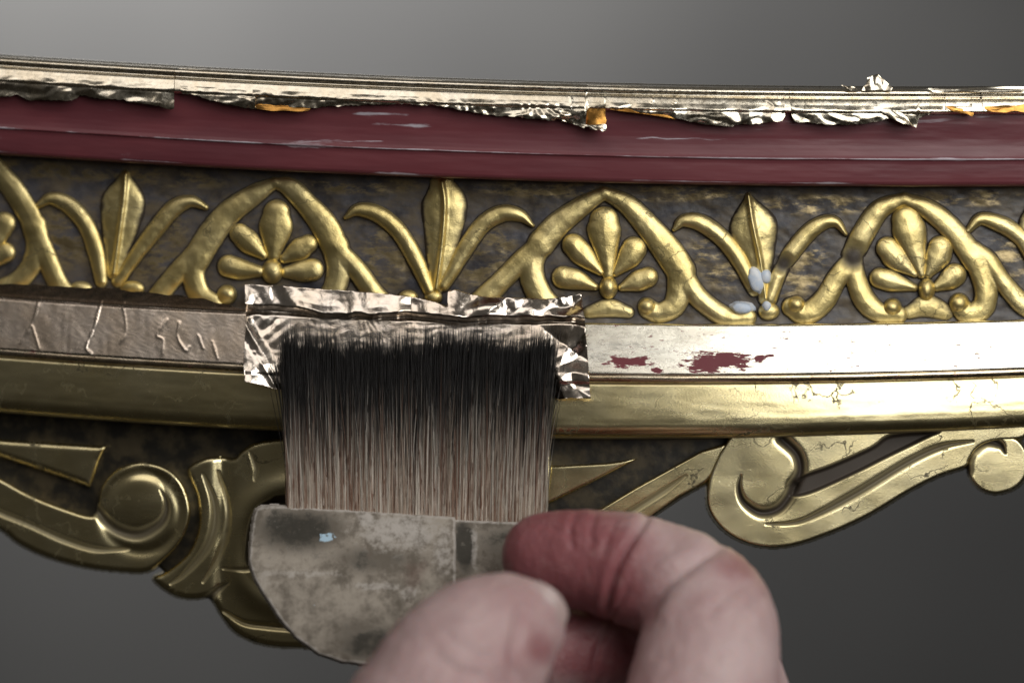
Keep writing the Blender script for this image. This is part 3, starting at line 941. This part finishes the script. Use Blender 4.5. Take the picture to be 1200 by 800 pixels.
# snap the rim of the grid to the outline so that the sheet ends in a clean torn edge
gy_, gx_ = np.gradient(sd, 1.25)
gl = np.maximum(np.hypot(gx_, gy_), 0.3)
mv = np.where((sd > 0) & (sd < 2.5), sd, 0)
Xs, Ys = X - gx_ / gl * mv, Y - gy_ / gl * mv
fold = 373 - 4.3e-5 * (X - 850) ** 2 + 4.5 * vnoise(X / 48, X * 0, 77) + 1.5 * vnoise(X / 14, X * 0, 76)
up = np.clip((fold - Y) / 34.0, 0, 1)                     # the upper flap leans out and back over the frieze
left = np.clip((345 - X) / 50.0, 0, 1)
right = np.clip((X - 610) / 60.0, 0, 1)
topr = np.clip((X - 515) / 60.0, 0, 1) * (up > 0)
dd = band_d(X, Y) + 3.0
dd = dd + np.clip(0.72 + 0.45 * vnoise(X / 60, X * 0, 78) + 0.25 * vnoise(X / 22, X * 0, 79), 0.15, 1.2) * np.where(Y < fold, 23 - 19 * up, 23 * np.clip(1 - (Y - fold) / 6.0, 0, 1))
dd = dd + np.clip(up * 4, 0, 1) * (3.0 * crumple(X, Y * 1.3, 505, 130, 3, 0.3) * (1 - topr) + 1.5 * crumple(X, Y, 511, 45, 4))
dd = dd + np.clip(up * 3, 0, 1) * np.clip((X - 515) / 40.0, 0, 1) * (9.0 * crumple(X, Y * 1.2, 520, 75, 4) + 2.6 * crumple(X, Y, 525, 30, 4))
rm = right * (1 - np.clip(up * 3, 0, 1))
dd = dd + rm * (12.0 * crumple(X, Y, 530, 75, 4) + 5.0 * crumple(X, Y, 535, 34, 4) + 8)
lm = left * (1 - np.clip(up * 3, 0, 1))
line = (X - 289) * 0.86 - (Y - 385) * 0.52               # the diagonal fold at the left corner
dd = dd + lm * (6.0 * np.exp(-(line / 7.0) ** 2) + np.clip(-line / 6, 0, 1) * (0.34 * (Y - 400) - 0.22 * (X - 290)) + 0.5 * crumple(X, Y, 540, 30, 4) + 3.0 * np.clip(line / 25, 0, 1) * crumple(X, Y, 545, 26, 5))
dn = np.clip((Y - rowD(X)) / 20.0, 0, 1)
dd = dd + dn * 3 + 0.25 * crumple(X, Y, 550, 12, 4)
me = grid_mesh('gold_leaf', at(Xs, Ys, dd), sd < 0.2)
o = link('gold_leaf', me, M['leaf_bright'])
tag(o, 'fresh crumpled sheet of shiny leaf under the brush hairs', 'gold leaf', 'leaf laid on the band')

# ------------------------------------------------------------------ the gilder's brush
DB = float(-sag(490))


def card_d(y):
    return 96 + DB + (y - 600) * 0.42


brush = empty('gilding_brush', tuple(at(470, 760, card_d(760), False)), 'flat gilding brush with dark-tipped hair and stained card handle', 'brush')


def card(name, poly, lift, seed, marks, rr=3.0):
    pl = np.array(poly, float)

    def fn(X, Y):
        sd = poly_sd(X, Y, pl) + 0.5 * vnoise(X / 9, Y / 9, seed)
        e = np.clip(sd + rr, 0, rr)
        h = lift - (rr - np.sqrt(np.maximum(0, rr * rr - e * e))) + 0.5 * fbm(X / 30, Y / 30, seed, 3)
        h = np.where(sd > 0, lift - rr - sd * 6, h)
        A = dict(relief=X * 0, dark=X * 0, pale=X * 0, paint=X * 0)
        for an, cx, cy, rx, ry, s_ in marks:
            A[an] = np.maximum(A[an], s_ * np.clip(1.4 - np.hypot((X - cx) / rx, (Y - cy) / ry), 0, 1))
        A['pale'] = np.maximum(A['pale'], 0.85 * np.clip(1 + (sd + 2) / 3.0, 0, 1))
        return h, A
    b = (pl[:, 0].min() - 6, pl[:, 1].min() - 6, pl[:, 0].max() + 6, pl[:, 1].max() + 6)
    return relief(name, b, fn, M['card'], brush, 1.25, lambda X, Y: card_d(Y), -5, False)


def round_poly(p, n=6):
    return spline(p, n, True)


card('inner_card', [(505, 606), (560, 609), (640, 612), (672, 616), (676, 640), (672, 700), (640, 760), (520, 770), (505, 740)], 0, 601,
     [('dark', 545, 640, 14, 40, 0.9), ('pale', 556, 640, 5, 30, 0.8), ('dark', 600, 640, 60, 40, 0.5)])
card('outer_card', [(306, 593), (318, 592), (380, 595), (420, 598), (480, 602), (526, 605), (533, 606), (534, 640), (534, 690), (530, 740), (505, 758), (470, 768), (445, 776),
                    (424, 778), (400, 775), (374, 766), (346, 746), (329, 726), (313, 702), (298, 678), (292, 656), (294, 630), (297, 605), (300, 597)], 5, 611,
     [('dark', 350, 620, 58, 26, 0.95), ('pale', 470, 622, 58, 26, 0.85), ('pale', 520, 640, 16, 40, 0.7), ('pale', 430, 608, 12, 14, 0.9), ('paint', 383, 629, 13, 8, 0.75),
      ('paint', 366, 712, 6, 10, 0.55), ('dark', 440, 655, 60, 20, 0.6), ('dark', 440, 755, 60, 25, 0.7), ('pale', 350, 672, 60, 6, 0.6), ('pale', 440, 687, 40, 6, 0.7), ('pale', 480, 695, 14, 12, 0.6),
      ('dark', 420, 740, 40, 20, 0.5), ('pale', 310, 690, 20, 40, 0.35)])

# hairs: one mesh of thin three-sided strands
NH, K = 11000, 9
r0 = rng.uniform(0, 1, NH)
xr = 338 + 300 * r0 + rng.normal(0, 0.8, NH)
yr = 612 + 0.035 * (xr - 338) + rng.normal(0, 2, NH)
layer = rng.uniform(0, 1, NH)
clump = np.floor(xr / 5.0 + 0.35 * vnoise(xr / 7, xr * 0, 70))
cx_off = 2.3 * vnoise(clump * 1.7, clump * 0, 71) + 0 * xr
xt = 331 + 318 * r0 + cx_off + rng.normal(0, 3.4, NH) + (rng.uniform(0, 1, NH) < 0.10) * rng.normal(0, 10, NH)
yt = 384 + 8 * vnoise(xr / 46, xr * 0, 72) + 13 * vnoise(clump * 3.1, clump * 0, 73) + np.abs(rng.normal(0, 30, NH)) + 34 * (rng.uniform(0, 1, NH) ** 1.6) - 16 * rng.uniform(0, 1, NH) * (rng.uniform(0, 1, NH) < 0.10)
yt = yt - 10 * np.clip((430 - xr) / 90, 0, 1) * 0.3
t = np.linspace(0, 1, K)[None]
hx = xr[:, None] + (xt - xr)[:, None] * t ** 1.4 + (0.8 * (clump * 5.0 + 2.5 - xr) * (rng.uniform(0, 1, NH) < 0.75))[:, None] * t ** 3.0 + 1.2 * np.sin(t * 3 + layer[:, None] * 9) * (t > 0) * rng.normal(0, 1.3, NH)[:, None]
hy = yr[:, None] + (yt - yr)[:, None] * t
droot = card_d(606) - 8 + 9 * layer
dtip = 43.5 + DB + 9 * layer
hd = droot[:, None] + (dtip - droot)[:, None] * t ** 1.15 + (8 * np.sin(np.pi * t))
rad = (0.36 + 0.22 * rng.uniform(0, 1, NH))[:, None] * np.interp(t, [0, 0.6, 0.9, 1], [1, 1, 0.75, 0.12])
Cn = at(hx, hy, hd, False)
V = np.zeros((NH, K, 3, 3))
for k in range(3):
    a_ = 2 * math.pi * k / 3 + math.pi / 2
    V[:, :, k, 0] = Cn[..., 0] + np.cos(a_) * rad * S
    V[:, :, k, 1] = Cn[..., 1] - np.sin(a_) * rad * S
    V[:, :, k, 2] = Cn[..., 2]
idx = np.arange(NH * K * 3).reshape(NH, K, 3)
q = np.stack([np.stack([idx[:, :-1, k], idx[:, :-1, (k + 1) % 3], idx[:, 1:, (k + 1) % 3], idx[:, 1:, k]], -1) for k in range(3)], 2).reshape(-1, 4)
me = bpy.data.meshes.new('bristles')
me.vertices.add(V.size // 3); me.vertices.foreach_set('co', V.astype(np.float32).ravel())
me.loops.add(q.size); me.loops.foreach_set('vertex_index', q.astype(np.int32).ravel())
me.polygons.add(len(q)); me.polygons.foreach_set('loop_start', np.arange(0, q.size, 4, dtype=np.int32))
rt = rng.uniform(0, 1, NH)[:, None]
pale_c = np.where(rt < 0.30, 0, np.where(rt < 0.72, 1, 2))
pal = np.array([(0.28, 0.16, 0.11), (0.48, 0.39, 0.31), (0.76, 0.69, 0.60)])
base_c = pal[pale_c[:, 0]] * rng.uniform(0.7, 1.15, NH)[:, None]
mixd = np.clip((t - (0.38 + 0.09 * rng.normal(0, 1, NH) + 0.04 * vnoise(xr / 28, xr * 0, 15))[:, None]) / 0.24, 0, 1)[..., None]
grey = base_c[:, None, :] * (1 - 0.35 * np.clip(t / 0.4, 0, 1)[..., None])
dark_c = np.array([0.006, 0.0045, 0.004])[None, None]
colr = grey * (1 - mixd) + dark_c * mixd
ca = me.color_attributes.new('tint', 'FLOAT_COLOR', 'POINT')
full = np.ones((NH, K, 3, 4)); full[..., :3] = colr[:, :, None, :]
ca.data.foreach_set('color', full.astype(np.float32).ravel())
me.update(calc_edges=True); me.validate()
o = link('bristles', me, M['hair'], brush)
tag(o, kind='stuff')

# ------------------------------------------------------------------ the hand
def ball_chain(bm, pts, n=7, flat=1.0):
    """pts: (x, y, d, r) in drawing units; overlapping balls that the remesh fuses into one skin"""
    global hv, hf
    for x, y, d, r in spline(pts, n):
        c = at(x, y, d, False)
        f = (CAM - d) / CAM
        hf.append(SPH_F + sum(len(q) for q in hv))
        hv.append(SPH_V * (r * f * S) * np.array([1, flat, 1]) + c)


SPH_V, SPH_F = [], []
NU, NV = 24, 14
for i_ in range(NV + 1):
    for j_ in range(NU):
        th = math.pi * i_ / NV; ph = 2 * math.pi * j_ / NU
        rr_ = max(math.sin(th), 1e-3)
        SPH_V.append((rr_ * math.cos(ph), rr_ * math.sin(ph), math.cos(th)))
        if i_ < NV:
            a_ = i_ * NU + j_; b_ = i_ * NU + (j_ + 1) % NU
            SPH_F.append((a_, a_ + NU, b_ + NU, b_))
SPH_V = np.array(SPH_V); SPH_F = np.array(SPH_F)
hv, hf = [], []
bm = None
# index finger: knuckle low right, middle joint at the right edge, tip pointing left over the card
ball_chain(bm, [(800, 960, 330, 112), (812, 880, 318, 100), (826, 800, 300, 88), (832, 745, 275, 82), (824, 712, 250, 76), (790, 685, 230, 68), (745, 668, 215, 66), (700, 657, 203, 61),
                (662, 654, 195, 57), (637, 651, 190, 50)], 7)
# thumb: from the lower left, coming towards the camera
ball_chain(bm, [(640, 1130, 380, 135), (560, 1010, 385, 120), (492, 900, 385, 114), (516, 830, 375, 103), (550, 776, 360, 92), (583, 745, 345, 74), (600, 735, 338, 62), (610, 733, 335, 54)], 7)
# middle, ring and little fingers, curled behind
ball_chain(bm, [(830, 980, 240, 105), (850, 880, 200, 85), (845, 800, 165, 74), (800, 770, 140, 64), (740, 760, 130, 60), (690, 762, 140, 58), (650, 765, 155, 54)], 6)
ball_chain(bm, [(860, 1030, 170, 95), (880, 930, 130, 78), (860, 860, 100, 66), (800, 840, 80, 58), (740, 845, 85, 54), (700, 860, 100, 48)], 6)
ball_chain(bm, [(880, 1090, 110, 85), (890, 1000, 80, 66), (860, 940, 60, 56), (810, 925, 50, 48), (765, 930, 60, 44)], 6)
# palm and wrist
ball_chain(bm, [(810, 980, 300, 118), (800, 1100, 270, 140), (790, 1250, 250, 150), (800, 1420, 240, 130), (820, 1600, 240, 135)], 6)
ball_chain(bm, [(850, 1020, 180, 105), (830, 1150, 190, 125), (810, 1300, 220, 125)], 5)
ball_chain(bm, [(650, 1130, 360, 130), (720, 1260, 300, 140), (790, 1420, 250, 128)], 6)
me = bpy.data.meshes.new('hand')
hv = np.vstack(hv); hf = np.vstack(hf)
me.vertices.add(len(hv)); me.vertices.foreach_set('co', hv.astype(np.float32).ravel())
me.loops.add(hf.size); me.loops.foreach_set('vertex_index', hf.astype(np.int32).ravel())
me.polygons.add(len(hf)); me.polygons.foreach_set('loop_start', np.arange(0, hf.size, 4, dtype=np.int32))
me.update(calc_edges=True)
tmp = bpy.data.objects.new('hand_tmp', me); sc.collection.objects.link(tmp)
md = tmp.modifiers.new('r', 'REMESH'); md.mode = 'VOXEL'; md.voxel_size = 3.2 * S
ms = tmp.modifiers.new('s', 'SMOOTH'); ms.factor = 0.5; ms.iterations = 16
dg = bpy.context.evaluated_depsgraph_get()
ev = tmp.evaluated_get(dg)
hm = bpy.data.meshes.new_from_object(ev)
bpy.data.objects.remove(tmp)
nv = len(hm.vertices)
co = np.zeros(nv * 3); hm.vertices.foreach_get('co', co); co = co.reshape(-1, 3)
no = np.zeros(nv * 3); hm.vertices.foreach_get('normal', no); no = no.reshape(-1, 3)
# back to drawing units
fy = (co[:, 1] / S + CAM) / CAM
HX = co[:, 0] / S / fy + 600; HY = 400 - co[:, 2] / S / fy; HD = -co[:, 1] / S
front = np.clip(-no[:, 1] * 2 + 0.7, 0, 1)
isthumb = (HD > 305) & (HX < 668) & (HY > 640)
disp = np.zeros(nv)


def crease(pts, wd, depth, thumb=False, bulge=0.35):
    global disp
    d_, t_ = seg_dist(HX, HY, spline(pts))
    sel = front * (isthumb == thumb) * np.clip(np.sin(np.clip(t_, 0.02, 0.98) * math.pi) * 2.5, 0, 1)
    disp = disp - sel * depth * np.exp(-(d_ / wd) ** 2) + sel * bulge * depth * np.exp(-((d_ - 2.6 * wd) / (1.6 * wd)) ** 2)


crease([(764, 596), (748, 622), (730, 650), (718, 680), (712, 712), (712, 730)], 4.0, 6.0)
crease([(855, 632), (820, 655), (785, 680), (766, 706), (757, 735)], 7.0, 6.0)
crease([(676, 600), (668, 622), (672, 645)], 3.0, 2.2)
crease([(700, 598), (692, 622), (697, 640)], 3.0, 2.0)
crease([(640, 612), (655, 622), (680, 626)], 3.0, 1.3)
crease([(724, 604), (712, 632), (704, 655)], 3.0, 1.6)
crease([(735, 690), (720, 720), (700, 760), (692, 800)], 3.0, 3.0)
crease([(880, 680), (850, 700), (830, 720)], 5.0, 1.8)
crease([(895, 700), (865, 722), (845, 742)], 5.0, 1.5)
crease([(612, 700), (606, 735), (600, 770), (606, 800)], 5.0, 4.0, True)
crease([(520, 740), (545, 760), (580, 770)], 6.0, 1.6, True)
crease([(505, 760), (535, 785), (570, 790)], 6.0, 1.6, True)
disp += (1.1 * fbm(HX / 34, HY / 34 + HD / 50, 88, 3) + 0.45 * fbm(HX / 8, HY / 13 + HD / 12, 89, 3)) * (HY < 900)
co = co + no * (disp * S)[:, None]
hm.vertices.foreach_set('co', co.astype(np.float32).ravel())
fl = np.zeros(nv)
fl = np.maximum(fl, np.clip(1.55 - np.hypot((HX - 640) / 125, (HY - 670) / 95), 0, 1.15) * (~isthumb))  # red fingertip, with the shade over the index end painted in
fl = np.maximum(fl, 0.9 * np.clip(1.3 - np.hypot((HX - 690) / 90, (HY - 765) / 55), 0, 1) * (HD < 260))
fl = np.maximum(fl, 0.55 * np.clip(1.2 - np.hypot((HX - 860) / 70, (HY - 660) / 40), 0, 1) * (~isthumb))
fl = np.maximum(fl, 0.6 * np.clip(1.2 - np.hypot((HX - 635) / 40, (HY - 760) / 40), 0, 1) * isthumb)
fl = np.maximum(fl, 0.35 * np.clip(1.2 - np.hypot((HX - 560) / 40, (HY - 710) / 25), 0, 1) * isthumb)
fl = np.maximum(fl, 0.35)  * 1.0
a = hm.attributes.new('flush_shade', 'FLOAT', 'POINT'); a.data.foreach_set('value', fl.astype(np.float32))
hm.update()
hm.materials.clear()
hand = link('hand', hm, M['skin'])
tag(hand, 'bare hand pinching the brush card between thumb and bent index finger', 'hand')

# thumb nail: a thin curved plate seen almost edge on
s_, t_ = np.meshgrid(np.linspace(-1, 1, 22), np.linspace(-1, 1, 22))
ax = Vector((0.62, 0.25, 0.62)).normalized()          # along the thumb towards its tip
out = Vector((0.62, -0.30, 0.55)); out = (out - ax * out.dot(ax)).normalized()   # away from the thumb's back
sd_ = ax.cross(out)
c0 = Vector(at(606, 734, 337, False)) + ax * (24 * S) + out * (24 * S)
rr = np.maximum(1 - (np.abs(s_) ** 4 + np.abs(t_) ** 4) * 0.0, 0)
sq = np.sqrt(1 - 0.42 * t_ ** 2); tq = np.sqrt(1 - 0.42 * s_ ** 2)
aa = (s_ * sq * 24) * S; bb = (t_ * tq * 31) * S
hh = (16 - 13 * (t_ * tq) ** 2 - 4 * (s_ * sq) ** 2) * S
P = np.array(c0)[None, None] + aa[..., None] * np.array(ax) + bb[..., None] * np.array(sd_) + hh[..., None] * np.array(out)
nail = link('fingernail', grid_mesh('fingernail', P), M['nail'], hand)
